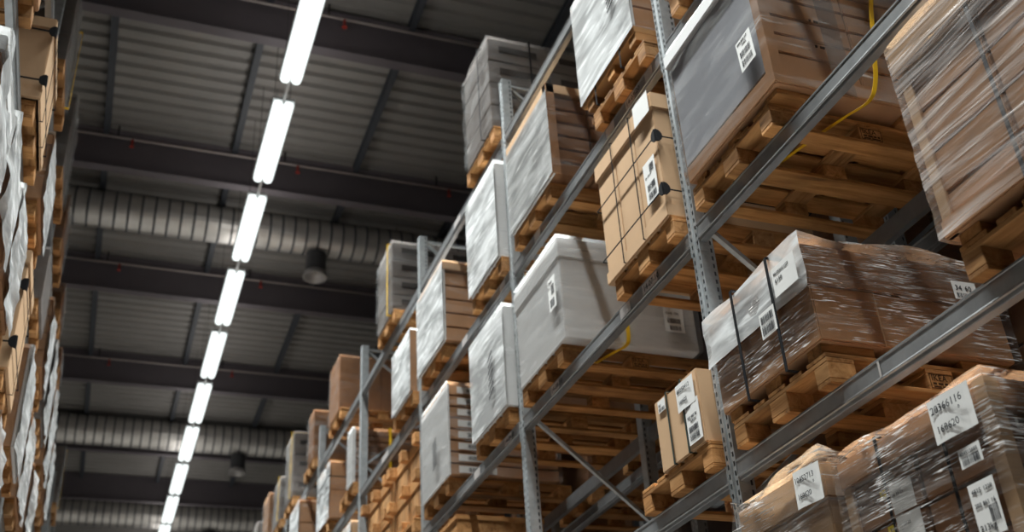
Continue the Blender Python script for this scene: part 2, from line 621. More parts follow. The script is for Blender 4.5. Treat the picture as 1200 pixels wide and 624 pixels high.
    def edge_post(self, w, mat='cardboard_edge', t=0.010, off=0.004):
        """cardboard angle board on the near front vertical edge"""
        sgn = -1 if self.s > 0 else 1
        x, y = sgn * (self.D / 2 + off), -(self.W / 2 + off)
        mb = MB()
        mb.box(min(x, x + sgn * t), max(x, x + sgn * t), y - t, y + w, self.lift, self.H)
        mb.box(min(x, x - sgn * w), max(x, x - sgn * w), y - t, y, self.lift, self.H)
        return mb.build('edge_board', mat, self.root)


def ribbon(name, pts, w, t, mat, wd=(1, 0, 0)):
    """flat strap following world points, width along wd"""
    b = bmesh.new()
    wv = Vector(wd).normalized() * (w / 2)
    rows = []
    for i, p in enumerate(pts):
        p = Vector(p)
        q = Vector(pts[min(i + 1, len(pts) - 1)]) - Vector(pts[max(i - 1, 0)])
        n = q.cross(wv).normalized() * (t / 2)
        rows.append([b.verts.new(p + wv + n), b.verts.new(p - wv + n), b.verts.new(p - wv - n), b.verts.new(p + wv - n)])
    for i in range(len(rows) - 1):
        for k in range(4):
            b.faces.new((rows[i][k], rows[i][(k + 1) % 4], rows[i + 1][(k + 1) % 4], rows[i + 1][k]))
    b.faces.new(rows[0]); b.faces.new(rows[-1])
    me = bpy.data.meshes.new(name)
    bmesh.ops.recalc_face_normals(b, faces=b.faces)
    b.to_mesh(me); b.free()
    me.materials.append(M[mat])
    return me


def strap_on(load, name, pts, w=0.03, mat='yellow_strap', wd=(1, 0, 0), label=None):
    """a loose strap belonging to a load; points in world coordinates"""
    L = load.root.location
    P = [Vector(p) for p in pts]
    sm = []
    for i in range(len(P) - 1):
        a, b, c, d = P[max(i - 1, 0)], P[i], P[i + 1], P[min(i + 2, len(P) - 1)]
        for k in range(6):
            t = k / 6
            sm.append(0.5 * ((2 * b) + (c - a) * t + (2 * a - 5 * b + 4 * c - d) * t * t + (3 * b - a - 3 * c + d) * t ** 3))
    pts = sm + [P[-1]]
    me = ribbon(name, [Vector(p) - L for p in pts], w, 0.002, mat, wd)
    o = link(name, me, load.root)
    if label:
        o['label'] = label
    return o


# ------------------------------------------------------------------ rack steelwork
def post_mesh(z0, z1, holes=True):
    """perforated channel section: two hole strips and a groove in front, hole strips at the sides"""
    b = bmesh.new()
    W, T = POST, POST

    def quad(p, q, r, s_):
        b.faces.new([b.verts.new(v) for v in (p, q, r, s_)])

    def strip(o, u, w):
        """vertical strip from 2-D point o along 2-D unit u, width w, slots every 50 mm"""
        pitch, hh, hw = 0.05, 0.027, min(0.014, w * 0.45)
        n = int((z1 - z0) / pitch)

        def P(a, z):
            return (o[0] + u[0] * a, o[1] + u[1] * a, z)
        a0, a1 = (w - hw) / 2, (w + hw) / 2
        quad(P(0, z0), P(a0, z0), P(a0, z1), P(0, z1))
        quad(P(a1, z0), P(w, z0), P(w, z1), P(a1, z1))
        zc = z0
        for i in range(n):
            hz = z0 + pitch * (i + 0.5)
            quad(P(a0, zc), P(a1, zc), P(a1, hz - hh / 2), P(a0, hz - hh / 2))
            zc = hz + hh / 2
        quad(P(a0, zc), P(a1, zc), P(a1, z1), P(a0, z1))

    def flat(p, q):
        quad((*p, z0), (*q, z0), (*q, z1), (*p, z1))

    h = W / 2
    # front at x = 0, y from -h to h; groove 12 mm deep
    if holes:
        strip((0, -h), (0, 1), 0.032)
        strip((0, h - 0.032), (0, 1), 0.032)
        flat((0, -h), (0.028, -h)); flat((0, h), (0.028, h))
        flat((0.028, -h), (0.055, -h)); flat((0.028, h), (0.055, h))
        strip((0.055, -h), (1, 0), 0.035)
        strip((0.055, h), (1, 0), 0.035)
    else:
        flat((0, -h), (0, -h + .032)); flat((0, h - .032), (0, h)); flat((0, -h), (T, -h)); flat((0, h), (T, h))
    flat((0, -h + 0.032), (0.012, -h + 0.037)); flat((0, h - 0.032), (0.012, h - 0.037)); flat((0.012, -h + 0.037), (0.012, h - 0.037))
    flat((T, -h), (T, h))
    quad((0, -h, z1), (T, -h, z1), (T, h, z1), (0, h, z1))
    # added dark inner sheets that paint the shade behind the slots
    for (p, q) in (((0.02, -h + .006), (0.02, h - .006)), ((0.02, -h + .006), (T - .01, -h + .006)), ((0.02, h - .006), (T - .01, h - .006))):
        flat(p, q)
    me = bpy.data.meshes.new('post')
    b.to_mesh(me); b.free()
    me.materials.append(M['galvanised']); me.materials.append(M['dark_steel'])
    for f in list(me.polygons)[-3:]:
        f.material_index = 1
    return me


POST_NEAR = post_mesh(0.012, TOP_Z)
POST_FAR = post_mesh(0.012, TOP_Z, holes=False)


def foot_mesh():
    return MB().box(-0.02, 0.11, -0.075, 0.075, 0, 0.012).mesh('foot_plate', 'dark_steel')


FOOT = foot_mesh()
ORD = ['nearest', 'second', 'third', 'fourth', 'fifth', 'sixth', 'seventh', 'eighth', 'ninth', 'tenth']


def frame(side, k, xf, idx, rowname):
    y = upy(k)
    root = empty('rack_upright_frame', (xf, y, 0))
    tag(root, 'galvanised rack upright frame, %s one down the %s' % (ORD[idx], rowname), 'rack frame', 'upright frames of the pallet racks')
    s = side
    pm = POST_NEAR if k <= 3 else POST_FAR
    for nm, x, fl in (('front_post', 0, s), ('rear_post', s * DEPTH, -s)):
        o = link(nm, pm, root, (x, 0, 0))
        if fl < 0:
            o.rotation_euler = (0, 0, PI)
        f = link('foot_plate', FOOT, root, (x, 0, 0))
        if fl < 0:
            f.rotation_euler = (0, 0, PI)
    xa, xb = s * 0.06, s * (DEPTH - 0.06)
    nodes = [(xa, 8.22), (xb, 7.42), (xa, 6.60), (xb, 5.78), (xa, 4.95), (xb, 4.12), (xa, 3.30), (xb, 2.47), (xa, 1.65), (xb, 0.85)]
    for (p, q) in zip(nodes, nodes[1:]):
        MB().bar((p[0], 0, p[1]), (q[0], 0, q[1]), 0.026, 0.034, (0, 1, 0)).build('diagonal_brace', 'galvanised', root)
    for z in (8.22, 0.35):
        MB().bar((xa, 0, z), (xb, 0, z), 0.026, 0.034, (0, 1, 0)).build('horizontal_brace', 'galvanised', root)
    return root


BEAMS = {}


def beam_mesh(s):
    """step beam, front face at x=0 facing the aisle"""
    if s in BEAMS:
        return BEAMS[s]
    L = S - POST - 0.006
    prof = [(0, 0), (0, -0.008), (0.003, -0.011), (0.003, -0.078), (0.0, -0.083), (0.0, -0.088), (0.006, -0.092), (0.006, -0.108), (0.009, -BEAM_H),
            (0.05, -BEAM_H), (0.05, -0.02), (0.05, 0.0)]
    b = bmesh.new()
    ends = []
    for y in (-L / 2, L / 2):
        ends.append([b.verts.new((s * px, y, pz)) for px, pz in prof])
    n = len(prof)
    for i in range(n):
        b.faces.new((ends[0][i], ends[0][(i + 1) % n], ends[1][(i + 1) % n], ends[1][i]))
    b.faces.new(ends[0]); b.faces.new(ends[1])
    me = bpy.data.meshes.new('beam_bar')
    bmesh.ops.recalc_face_normals(b, faces=b.faces)
    b.to_mesh(me); b.free()
    me.materials.append(M['beam_steel'])
    c = MB().box(min(0, s * 0.055), max(0, s * 0.055), -0.0015, 0.0015, -0.165, -0.001).mesh('connector', 'galvanised')
    BEAMS[s] = (me, c, L)
    return BEAMS[s]


LVN = {'A': 'top', 'B': 'second highest', 'C': 'third highest', 'D': 'fourth highest', 'E': 'fifth highest', 'F': 'lowest'}
BAYN = {0: 'nearest', 1: 'second', 2: 'third', 3: 'fourth', 4: 'fifth', 5: 'sixth', 6: 'seventh', 7: 'eighth'}


def beam(side, k, lvl, xf, facing, rowname, stickers=()):
    me, c, L = beam_mesh(facing)
    y = upy(k) + S / 2
    root = link('rack_beam', me, None, (xf - facing * 0.004, y, LV[lvl]))
    tag(root, 'grey steel %s beam across the %s bay, %s' % (LVN[lvl], BAYN[k], rowname), 'rack beam', 'steel load beams of the pallet racks')
    for e in (-1, 1):
        link('connector', c, root, (0, e * (L / 2 + 0.0005), 0))
    for (yy, w, txt) in stickers:
        yl = yy - y
        o = MB().box(min(0, -facing * .001), max(0, -facing * .001), yl - w / 2, yl + w / 2, -0.080, -0.010).build('location_sticker', 'label_silver', root)
        if txt:
            t = link('printed_text', text_mesh(txt, 0.056, 'ink'), o)
            m = Matrix(((0, -1, 0), (0, 0, 1), (-1, 0, 0))).transposed().to_4x4()
            t.matrix_local = Matrix.Translation((-0.002, yl + w * 0.42, -0.065)) @ m
    return root


# right rack: frames k=-0..9 ; the one at k=1 is the nearest in view
for i, k in enumerate(range(1, 9)):
    frame(1, k, X0, i, 'right-side rack')
for i, k in enumerate(range(2, 9)):
    frame(-1, k, XL, i, 'left-side rack')
XB = X0 + DEPTH + 0.28           # front of the rack standing back to back behind
for i, k in enumerate(range(0, 6)):
    frame(1, k, XB, i, 'rack behind the right-side one')
frame(1, 0, X0, 9, 'right-side rack')['label'] = 'galvanised rack upright frame carrying the near ends of the closest beams'
frame(-1, 1, XL, 9, 'left-side rack')['label'] = 'galvanised rack upright frame carrying the near ends of the left rack beams'

RIGHT_BEAMS = {'A': range(0, 8), 'B': range(0, 7), 'C': range(0, 5), 'D': range(0, 4), 'E': range(0, 3)}
STICK = {('C', 1): [(5.07, 0.20, '14-07-10'), (5.42, 0.15, ''), (6.62, 0.15, '14-08-10')],
         ('B', 1): [(4.72, 0.10, ''), (5.0, 0.13, '14-07-20'), (5.32, 0.13, ''), (6.72, 0.12, '')],
         ('B', 2): [(7.55, 0.13, ''), (8.6, 0.16, ''), (9.7, 0.16, '')],
         ('C', 2): [(7.62, 0.16, '14-09-10'), (8.4, 0.16, '')],
         ('B', 3): [(10.6, 0.3, ''), (11.6, 0.3, '')],
         ('A', 2): [(8.7, 0.2, '')], ('D', 0): [(3.3, 0.012, '')], ('D', 1): []}
for lv, ks in RIGHT_BEAMS.items():
    for k in ks:
        beam(1, k, lv, X0, 1, 'right-side rack, front', STICK.get((lv, k), ()))
        if k < 5:
            beam(1, k, lv, X0 + DEPTH, -1, 'right-side rack, rear')
for lv, ks in {'A': range(1, 7), 'B': range(1, 6), 'C': range(1, 5), 'D': range(2, 4)}.items():
    for k in ks:
        beam(-1, k, lv, XL, -1, 'left-side rack, front')
        beam(-1, k, lv, XL - DEPTH, 1, 'left-side rack, rear')
for lv, ks in {'A': (0, 1, 2, 3, 4), 'B': (0, 1, 2, 3, 4), 'C': (0, 1, 2, 3, 4), 'D': (0, 1, 2, 3), 'E': (0, 1, 2)}.items():
    for k in ks:
        beam(1, k, lv, XB, 1, 'back-to-back rack, front')
        if k < 3:
            beam(1, k, lv, XB + DEPTH, -1, 'back-to-back rack, rear')

# ------------------------------------------------------------------ right rack, hero loads
PH = 0.1445


def z_on(l):
    return LV[l] + PH


# D: wide brown load wrapped in streaky film, closest on the right
pallet(1, 1.86, 'D', 'under the closest streak-wrapped brown carton stack', stamp=False)
L = Load(1, 1.82, 2.68, z_on('D'), 4.62, 'carton_stack', 'brown cartons in streaky film under a raised cardboard tray lid, closest on the right', 'boxes', lift=0.05)
L.grid([1.0, 1.1, 1.1, 1.1], 3, 2, 'cardboard', z1=L.H - 0.16, gap=0.012)
L.box('lid', 'cardboard_light', z0=L.H - 0.13, z1=L.H, grow=0.02)
L.box('side_board', 'cardboard_light', 0.0, 0.012, 0.0, 0.045, z0=0.05, z1=L.H - 0.15, grow=0.004, bev=0.002)
L.box('base_tray', 'cardboard', z0=0.05, z1=0.13, grow=0.012)
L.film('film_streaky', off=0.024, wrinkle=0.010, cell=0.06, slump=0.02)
L.strap_v(0.42, w=0.018, off=0.014, z0=0.05, mat='dark_steel', name='strap')

# D: long brown box with two black straps
pallet(1, 3.54, 'D', 'under the film-wrapped brown box with two black straps', stamp=True)
L = Load(1, 3.53, 4.39, z_on('D'), 4.20, 'wrapped_cardboard_box', 'brown cardboard box in crinkled film with two upright black straps', 'box', lift=0.055)
L.box('box_body', 'cardboard', z0=0.055, z1=L.H * 0.60)
L.box('box_body', 'cardboard', z0=L.H * 0.605, z1=L.H - 0.01, grow=0.006)
L.box('tape_seam', 'cardboard_light', 0.34, 0.345, z0=0.056, z1=L.H * 0.60, grow=0.0015, bev=0)
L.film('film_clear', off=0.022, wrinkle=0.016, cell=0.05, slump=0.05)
L.film('film_painted_glare', off=0.028, wrinkle=0.012, cell=0.06, z0=L.H * 0.56, slump=0.05, top=True, clear='film_clear', label='whitish bunched film over the upper half')
L.strap_v(0.30, w=0.020, off=0.040, z0=0.002)
L.strap_v(0.63, w=0.020, off=0.040, z0=0.002)
paper(L.root, L.front, 0.66, 0.36, 0.19, 0.15, [('PACKING LIST', 0.08, 0.72, 0.02), ('6150', 0.1, 0.45, 0.03)], [], off=0.044, label='white delivery note')
paper(L.root, L.front, 0.50, 0.22, 0.13, 0.13, [], [(0.1, 0.1, 0.8, 0.35), (0.1, 0.55, 0.8, 0.3)], off=0.044)
paper(L.root, L.near, 0.78, 0.34, 0.14, 0.10, [('34', 0.1, 0.5, 0.04), ('60', 0.5, 0.5, 0.04)], [(0.1, 0.1, 0.7, 0.25)], off=0.044)

# D: small tan box with dark green straps
pallet(1, 4.49, 'D', 'under the small tan box with green straps', stamp=True)
L = Load(1, 4.593, 5.085, z_on('D'), 4.06, 'strapped_cardboard_box', 'small tan cardboard box with two dark green straps and two white labels', 'box', depth=0.62)
for i, (a, b_) in enumerate(((0.0, 0.15), (0.155, 0.32), (0.325, 0.49))):
    L.box('box_body', 'cardboard_light', y0=a, y1=b_, z0=0.0, z1=L.H - (0.012 if i == 1 else 0))
for a in (0.152, 0.322):
    L.strap_v(a, w=0.014, mat='green_strap', off=0.004, z0=0.0)
paper(L.root, L.front, 0.27, 0.24, 0.19, 0.155, [('80250412', 0.08, 0.66, 0.035), ('160420', 0.12, 0.25, 0.03)], [], off=0.008, curl=0.006, label='blank-edged white routing sheet')
paper(L.root, L.front, 0.335, 0.03, 0.145, 0.23, [('2154', 0.1, 0.86, 0.022), ('002 407 72', 0.1, 0.6, 0.022), ('PURITY', 0.3, 0.50, 0.018)], [(0.12, 0.08, 0.7, 0.14), (0.12, 0.27, 0.7, 0.14)], off=0.006)
paper(L.root, L.front, 0.05, 0.33, 0.085, 0.07, [('041', 0.1, 0.5, 0.02)], [(0.1, 0.1, 0.8, 0.25)], off=0.006)

# E: lower loads
pallet(1, 2.76, 'E', 'under the brown stack numbered 20366116')
L = Load(1, 2.72, 3.59, z_on('E'), 3.145, 'carton_stack', 'dark brown cartons in glittering film bearing the sheet 20366116', 'boxes')
L.grid([1, 1, 1, 1.05], 2, 2, 'cardboard_dark', z1=L.H - 0.12, gap=0.014)
L.box('lid', 'cardboard', z0=L.H - 0.115, z1=L.H, grow=0.012)
L.edge_post(0.05, 'cardboard_light')
L.box('edge_board', 'cardboard_light', 0.0, 0.01, 0.0, 0.04, z0=0.0, z1=L.H - 0.115, grow=0.006, bev=0.002)
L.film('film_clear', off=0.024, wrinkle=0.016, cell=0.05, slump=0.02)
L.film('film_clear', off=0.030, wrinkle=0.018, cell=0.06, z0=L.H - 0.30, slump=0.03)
for a in (0.26, 0.62):
    L.strap_v(a, w=0.016, off=0.014, z0=0.02)
H = L.H
paper(L.root, L.front, 0.622, H - 0.165, 0.215, 0.165, [('20366116', 0.06, 0.66, 0.042), ('160620', 0.10, 0.20, 0.040), ('0', 0.7, 0.5, 0.02)], [], off=0.046, curl=0.010, label='white sheet reading 20366116 and 160620')
paper(L.root, L.front, 0.70, H - 0.285, 0.11, 0.07, [('404912603', 0.06, 0.62, 0.02)], [(0.12, 0.1, 0.76, 0.42)], off=0.040)
paper(L.root, L.front, 0.70, H - 0.535, 0.125, 0.19, [('4815', 0.1, 0.80, 0.024), ('1220', 0.56, 0.80, 0.022), ('202 861 16', 0.1, 0.55, 0.022), ('213kg', 0.08, 0.12, 0.032)], [(0.58, 0.22, 0.34, 0.3)], off=0.040, label='white pallet label reading 213kg')
paper(L.root, L.front, 0.28, H - 0.31, 0.13, 0.11, [('M 33121', 0.1, 0.6, 0.018)], [], off=0.018, mat='paper')
paper(L.root, L.front, 0.28, H - 0.46, 0.14, 0.14, [('M 33122', 0.1, 0.7, 0.018)], [], off=0.018, mat='paper')
for zz in (H - 0.235, H - 0.375):
    paper(L.root, L.front, 0.225, zz, 0.035, 0.035, [('1', 0.3, 0.2, 0.03)], [], off=0.020, mat='yellow_paper', name='yellow_tag')
paper(L.root, L.near, 0.07, H - 0.19, 0.22, 0.035, [('60366116', 0.5, 0.3, 0.018)], [(0.05, 0.15, 0.35, 0.7)], off=0.018, name='carton_label')
paper(L.root, L.near, 0.09, H - 0.36, 0.20, 0.035, [('60366116', 0.5, 0.3, 0.018)], [(0.05, 0.15, 0.35, 0.7)], off=0.018, name='carton_label')

pallet(1, 3.60, 'E', 'under the film-wrapped box numbered 10452713')
L = Load(1, 3.71, 4.38, z_on('E'), 3.20, 'wrapped_cardboard_box', 'cardboard box in loose bunched film bearing the sheet 10452713', 'box')
L.box('box_body', 'cardboard_light', z0=0.0, z1=L.H - 0.16)
L.box('lid', 'cardboard_light', z0=L.H - 0.155, z1=L.H, grow=0.012)
L.film('film_soft', off=0.022, wrinkle=0.02, cell=0.05, slump=0.04)
L.film('film_clear', off=0.034, wrinkle=0.026, cell=0.05, z0=L.H - 0.28, slump=0.07)
H = L.H
paper(L.root, L.front, 0.53, H - 0.17, 0.19, 0.16, [('10452713', 0.06, 0.66, 0.036), ('160620', 0.10, 0.22, 0.034), ('0', 0.75, 0.5, 0.018)], [], off=0.058, curl=0.010, rot=-0.04, label='white sheet reading 10452713 and 160620')

# C: large box, grey film glare painted as a front sheet, brown cartons on the side, yellow strap
pallet(1, 3.55, 'C', 'under the large grey-fronted load with side yellow strap', stamp=True)
L = Load(1, 3.44, 4.34, z_on('C'), 6.01, 'carton_stack', 'large film-wrapped carton stack with painted grey glare front and brown side, closest third-beam load', 'boxes', depth=1.08, lift=0.035)
L.grid([0.7, 1, 1, 1, 1, 1, 1], 2, 1, 'cardboard', z0=0.02, z1=L.H - 0.07, gap=0.010, sag=0.0)
L.box('painted_glare_board', 'pale_blue_glare', 0.0, 0.012, 0.0, None, z0=0.15, z1=L.H - 0.09, grow=0.003, bev=0.002)  # added sheet, film glare painted over the brown cartons
L.box('base_tray', 'cardboard', z0=0.02, z1=0.14, grow=0.006)
L.edge_post(0.05, 'cardboard')
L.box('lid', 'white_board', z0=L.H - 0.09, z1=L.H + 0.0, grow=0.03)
L.film('film_soft', off=0.020, wrinkle=0.008, cell=0.07)
L.box('film_band', 'film_side', 0.35, 0.47, L.W + 0.012, L.W + 0.014, z0=0.0, z1=L.H, bev=0)
paper(L.root, L.front, 0.69, 0.26, 0.14, 0.20, [('002.802.07', 0.08, 0.86, 0.022), ('10452', 0.35, 0.74, 0.018)], [(0.15, 0.10, 0.7, 0.2), (0.15, 0.40, 0.7, 0.2)], off=0.028, rot=0.05)
strap_on(L, 'tie_strap', [(3.52, 3.41, 6.1), (3.56, 3.395, 5.89), (3.53, 3.40, 5.70), (3.46, 3.39, 5.40), (3.42, 3.40, 5.19), (3.36, 3.42, 5.06), (3.24, 3.50, 4.985), (3.16, 3.80, 4.985), (3.10, 4.12, 4.985)], 0.030, 'yellow_strap', (1, 0, 0.25), label='slack yellow tie-down strap')
mb = MB()
for (x, z) in [(0.30, k) for k in (0.34, 0.52, 0.70)]:
    for q in (0, 0.03, 0.045):
        mb.box(-L.D / 2 + x + q, -L.D / 2 + x + q + 0.012, -L.W / 2 - 0.002, -L.W / 2 + 0.002, z, z + 0.014)
mb.build('carton_print', 'stamp_ink', L.root)

# C: tan box with lid, cords and corner guards
pallet(1, 4.60, 'C', 'under the upright tan box with black cords')
L = Load(1, 4.625, 5.46, z_on('C'), 5.955, 'strapped_cardboard_box', 'upright tan box with lid, thin black cords and black corner guards', 'box', depth=0.98)
L.grid([1], 1, 3, 'cardboard_light', z1=L.H - 0.03, gap=0.004, sag=0.004, name='box_body')
L.lid(0.115, 'cardboard_light')
L.box('base_flap', 'cardboard_light', z0=0.0, z1=0.09, grow=0.008)
for a in (0.27, 0.55):
    L.strap_v(a, w=0.007, off=0.018, z0=0.01, t=0.004)
for zz in (0.18, 0.57):
    L.strap_h(zz, w=0.008, off=0.016)
    L.corner(zz, off=0.018, r=0.045)
paper(L.root, L.front, 0.63, 0.78, 0.20, 0.16, [], [], off=0.022, name='paper_sheet', label='blank white sheet', curl=0.006)
paper(L.root, L.front, 0.64, 0.19, 0.15, 0.29, [('20 104 37', 0.1, 0.62, 0.02)], [(0.52, 0.68, 0.36, 0.2), (0.2, 0.28, 0.66, 0.16), (0.2, 0.07, 0.66, 0.15)], off=0.012, name='shipping_label')

# C: white box with lid
pallet(1, 6.30, 'C', 'under the white lidded box with barcode side', stamp=True)
L = Load(1, 6.20, 7.10, z_on('C'), 5.855, 'wrapped_white_box', 'large white box with shallow lid wrapped in film, yellow strap below', 'box', depth=1.05)
L.box('box_body', 'white_board', z0=0.0, z1=L.H - 0.02)
L.lid(0.16, 'white_board', grow=0.010)
L.film('film_soft', off=0.022, wrinkle=0.008)
paper(L.root, L.near, 0.78, 0.13, 0.16, 0.20, [('GHS 101', 0.1, 0.72, 0.03)], [(0.15, 0.36, 0.7, 0.2), (0.25, 0.08, 0.55, 0.18)], off=0.026)
paper(L.root, L.front, 0.72, 0.28, 0.13, 0.26, [('2040', 0.15, 0.82, 0.03)], [(0.45, 0.45, 0.4, 0.3), (0.2, 0.08, 0.6, 0.25)], off=0.026)
strap_on(L, 'tie_strap', [(3.30, 6.17, 5.30), (3.30, 6.165, 5.10), (3.28, 6.18, 5.02), (3.20, 6.26, 4.985), (3.1, 6.6, 4.985)], 0.03, 'yellow_strap', label='yellow tie-down strap')

# C: further loads
pallet(1, 7.42, 'C', 'under the tall white box with slanted black print')
L = Load(1, 7.38, 8.22, z_on('C'), 5.93, 'wrapped_white_box', 'tall white film-wrapped box with slanted black print, just beyond the second post', 'box')
L.box('box_body', 'white_board', 0.0, 0.20, z0=0.0)  # white front slab paints the film glare; the cartons behind are brown
L.grid(5, 1, 1, 'cardboard', z0=0.0, inset=0.0, gap=0.01)
L.root.children[-1]
L.film('film_painted_glare', off=0.018, wrinkle=0.003)
mb = MB()
for i in range(7):
    c = L.front.pt(0.55 + (0.01 if i % 2 else 0), 0.22 + i * 0.055, 0.034)
    mb.obox(c, Vector((0, 0.0, 0)) + L.front.n * 0.001, L.front.r * 0.055 + L.front.u * 0.03, L.front.u * 0.008)
mb.build('printed_marks', 'ink', L.root)

pallet(1, 9.02, 'C', 'under the white load with label-covered brown side')
L = Load(1, 8.95, 9.83, z_on('C'), 5.93, 'carton_stack', 'film-wrapped stack, white front, brown side with a column of white carton labels', 'boxes')
L.box('painted_glare_board', 'white_board', 0.0, 0.012, z0=0.0, grow=0.003, bev=0.002)  # white sheet added to paint glare on the wrapped front
L.grid(8, 1, 1, 'cardboard', z0=0.0, gap=0.012, sag=0)
L.film('film_soft', off=0.018)
h8 = L.H / 8
for i in range(8):
    paper(L.root, L.near, 0.09, h8 * i + 0.02, 0.36, 0.065, [], [(0.25, 0.2, 0.35, 0.6)], off=0.006, name='carton_label')
mb = MB()
for i in range(8):
    c = L.front.pt(0.52, 0.2 + i * 0.035, 0.030)
    mb.obox(c, L.front.n * 0.001, L.front.r * 0.06 + L.front.u * 0.02, L.front.u * 0.006)
mb.build('printed_marks', 'ink', L.root)


def block_pallet(side, y0, x, z, where):
    """nine-foot pallet standing on its long edge, feet towards the aisle"""
    root = empty('block_pallet', (x, y0 + 0.6, z))
    tag(root, 'wooden block pallet ' + where, 'pallet', 'block pallets standing on edge')
    for i in range(8):
        yy = -0.6 + i * 0.151
        MB().box(0.10, 0.122, yy, yy + 0.143, 0.0, 0.93).bevel(0.002).build('deck_board', 'pallet_wood_z', root)
    for zz in (0.02, 0.41, 0.80):
        MB().box(0.088, 0.0995, -0.6, 0.6, zz, zz + 0.11).bevel(0.002).build('cross_board', 'pallet_wood_y', root)
        for yy in (-0.53, 0.0, 0.53):
            MB().box(0.0, 0.0875, yy - 0.06, yy + 0.06, zz, zz + 0.11).bevel(0.003).build('block', 'pallet_wood_y', root)
    return root


pallet(1, 9.92, 'C', 'lying flat under the nearer edge-standing block pallets')
block_pallet(1, 10.18, 2.86, z_on('C'), 'standing on edge, feet toward the aisle, nearer one')
L = Load(1, 10.2, 10.95, z_on('C'), 5.88, 'cardboard_box', 'brown cardboard box hidden behind the nearer standing block pallets', 'box', depth=0.8, xf=3.0)
L.box('box_body', 'cardboard')
L.box('tape_seam', 'cardboard_light', 0.38, 0.43, z0=0.0, grow=0.002, bev=0)
pallet(1, 11.4, 'C', 'lying flat under the farther edge-standing block pallet')
block_pallet(1, 11.45, 2.86, z_on('C'), 'standing on edge, feet toward the aisle, farther one')
L = Load(1, 11.35, 12.1, z_on('C'), 5.72, 'wrapped_grey_box', 'grey film-wrapped box behind the farther standing block pallet', 'box', depth=0.8, xf=3.0)
L.box('box_body', 'grey_board'); L.film('film_side')
pallet(1, 12.95, 'C', 'under the pale stack beyond the standing block pallets', far=True)
L = Load(1, 12.95, 13.75, z_on('C'), 5.9, 'carton_stack', 'pale wrapped cartons beyond the standing block pallets', 'boxes')
L.grid(4, 2, 2, 'cardboard_light'); L.film('film_painted_glare')
pallet(1, 9.0, 'D', 'on the fourth beam holding a low light-wood crate')
L = Load(1, 8.78, 9.35, z_on('D'), 4.62, 'wooden_crate', 'small light wood crate low on the fourth beam', 'crate', depth=0.8)
L.box('crate_body', 'pallet_wood_y'); L.box('lid', 'pallet_wood_x', z0=L.H - 0.05, z1=L.H, grow=0.01)
L.box('batten', 'pallet_wood_z', 0, .02, 0.02, .1, z0=0, z1=L.H - .06, grow=0.012, bev=.002)
pallet(1, 6.3, 'D', 'on the fourth beam between the first two posts in view')

# B: upper loads of the near bays
pallet(1, 3.46, 'B', 'at the frame top, closest on the second-highest beam')
L = Load(1, 3.46, 4.26, z_on('B'), 7.4, 'carton_stack', 'brown carton stack closest on the second-highest beam', 'boxes')
L.grid(4, 2, 2, 'cardboard'); L.film('film_soft')

pallet(1, 4.62, 'B', 'below the timber-based white box beside the nearest post')
L = Load(1, 4.70, 5.53, z_on('B'), 7.50, 'wrapped_white_box', 'white film-wrapped box on a strapped timber base, beside the nearest post', 'box', depth=0.95)
L.box('base_board', 'cardboard_edge', z0=0.13, z1=0.185, grow=0.006, bev=0.003)
for y in (0.06, 0.40, 0.74):
    L.box('base_bearer', 'pallet_wood_x', 0.0, 0.9, y, y + 0.10, z0=0.055, z1=0.128, bev=0.003)
for x in (0.05, 0.42, 0.80):
    L.box('base_bearer', 'pallet_wood_y', x, x + 0.1, 0.0, L.W, z0=0.001, z1=0.052, bev=0.003)
L.grid([1, 1, 1, 1, 1], 2, 1, 'cardboard', z0=0.19, gap=0.008, sag=0)
L.box('painted_glare_board', 'white_board', 0.0, 0.01, z0=0.19, grow=0.004, bev=0.002)  # added white sheet standing for glare on the film
L.film('film_painted_glare', off=0.018, z0=0.16, wrinkle=0.003)
mb = MB()
for i in range(6):
    c = L.front.pt(0.62, 0.55 + i * 0.04, 0.034)
    mb.obox(c, L.front.n * 0.001, L.front.r * 0.05 + L.front.u * 0.02, L.front.u * 0.008)
mb.build('printed_marks', 'ink', L.root)
for a in (0.22, 0.62):
    L.strap_v(a, w=0.014, off=0.010, z0=0.0)

pallet(1, 6.26, 'B', 'under the tan-lidded stack before the second post')
L = Load(1, 6.15, 7.05, z_on('B'), 7.27, 'carton_stack', 'brown cartons with tan lid and shiny white wrapped front, before the second post', 'boxes', depth=1.02)
L.grid([1, 1, 1, 1, 1, 1], 3, 1, 'cardboard_dark', z1=L.H - 0.10, gap=0.016, sag=0)
L.box('painted_glare_board', 'white_board', 0.0, 0.01, z0=0.0, z1=L.H - 0.16, grow=0.004, bev=0.002)  # front glare painted as a white sheet over brown cartons
L.edge_post(0.06, 'cardboard')
L.lid(0.09, 'cardboard_light', grow=0.014)
L.film('film_painted_glare', off=0.018, z1=L.H - 0.07, top=False, wrinkle=0.004)
L.film('film_side', off=0.026, z1=L.H - 0.02, top=False)

pallet(1, 7.35, 'B', 'under the plain white box just beyond the second post')
L = Load(1, 7.20, 8.16, z_on('B'), 7.38, 'wrapped_white_box', 'plain white wrapped box just beyond the second post, second-highest beam', 'box')
L.box('box_body', 'white_board'); L.film('film_painted_glare', off=0.02, wrinkle=0.004)

pallet(1, 9.05, 'B', 'under the white-capped brown stack before the third post')
L = Load(1, 8.98, 9.88, z_on('B'), 7.27, 'carton_stack', 'brown cartons with tan cap and white wrapped front, before the third post', 'boxes')
L.grid([1, 1, 1, 1, 1], 2, 1, 'cardboard', z1=L.H - 0.10, gap=0.014, sag=0)
L.box('painted_glare_board', 'white_board', 0.0, 0.01, z0=0.0, z1=L.H - 0.06, grow=0.004, bev=0.002)  # white sheet paints the glare of the wrapped front
L.lid(0.08, 'cardboard_light', grow=0.014)
L.film('film_painted_glare', off=0.02, wrinkle=0.004)

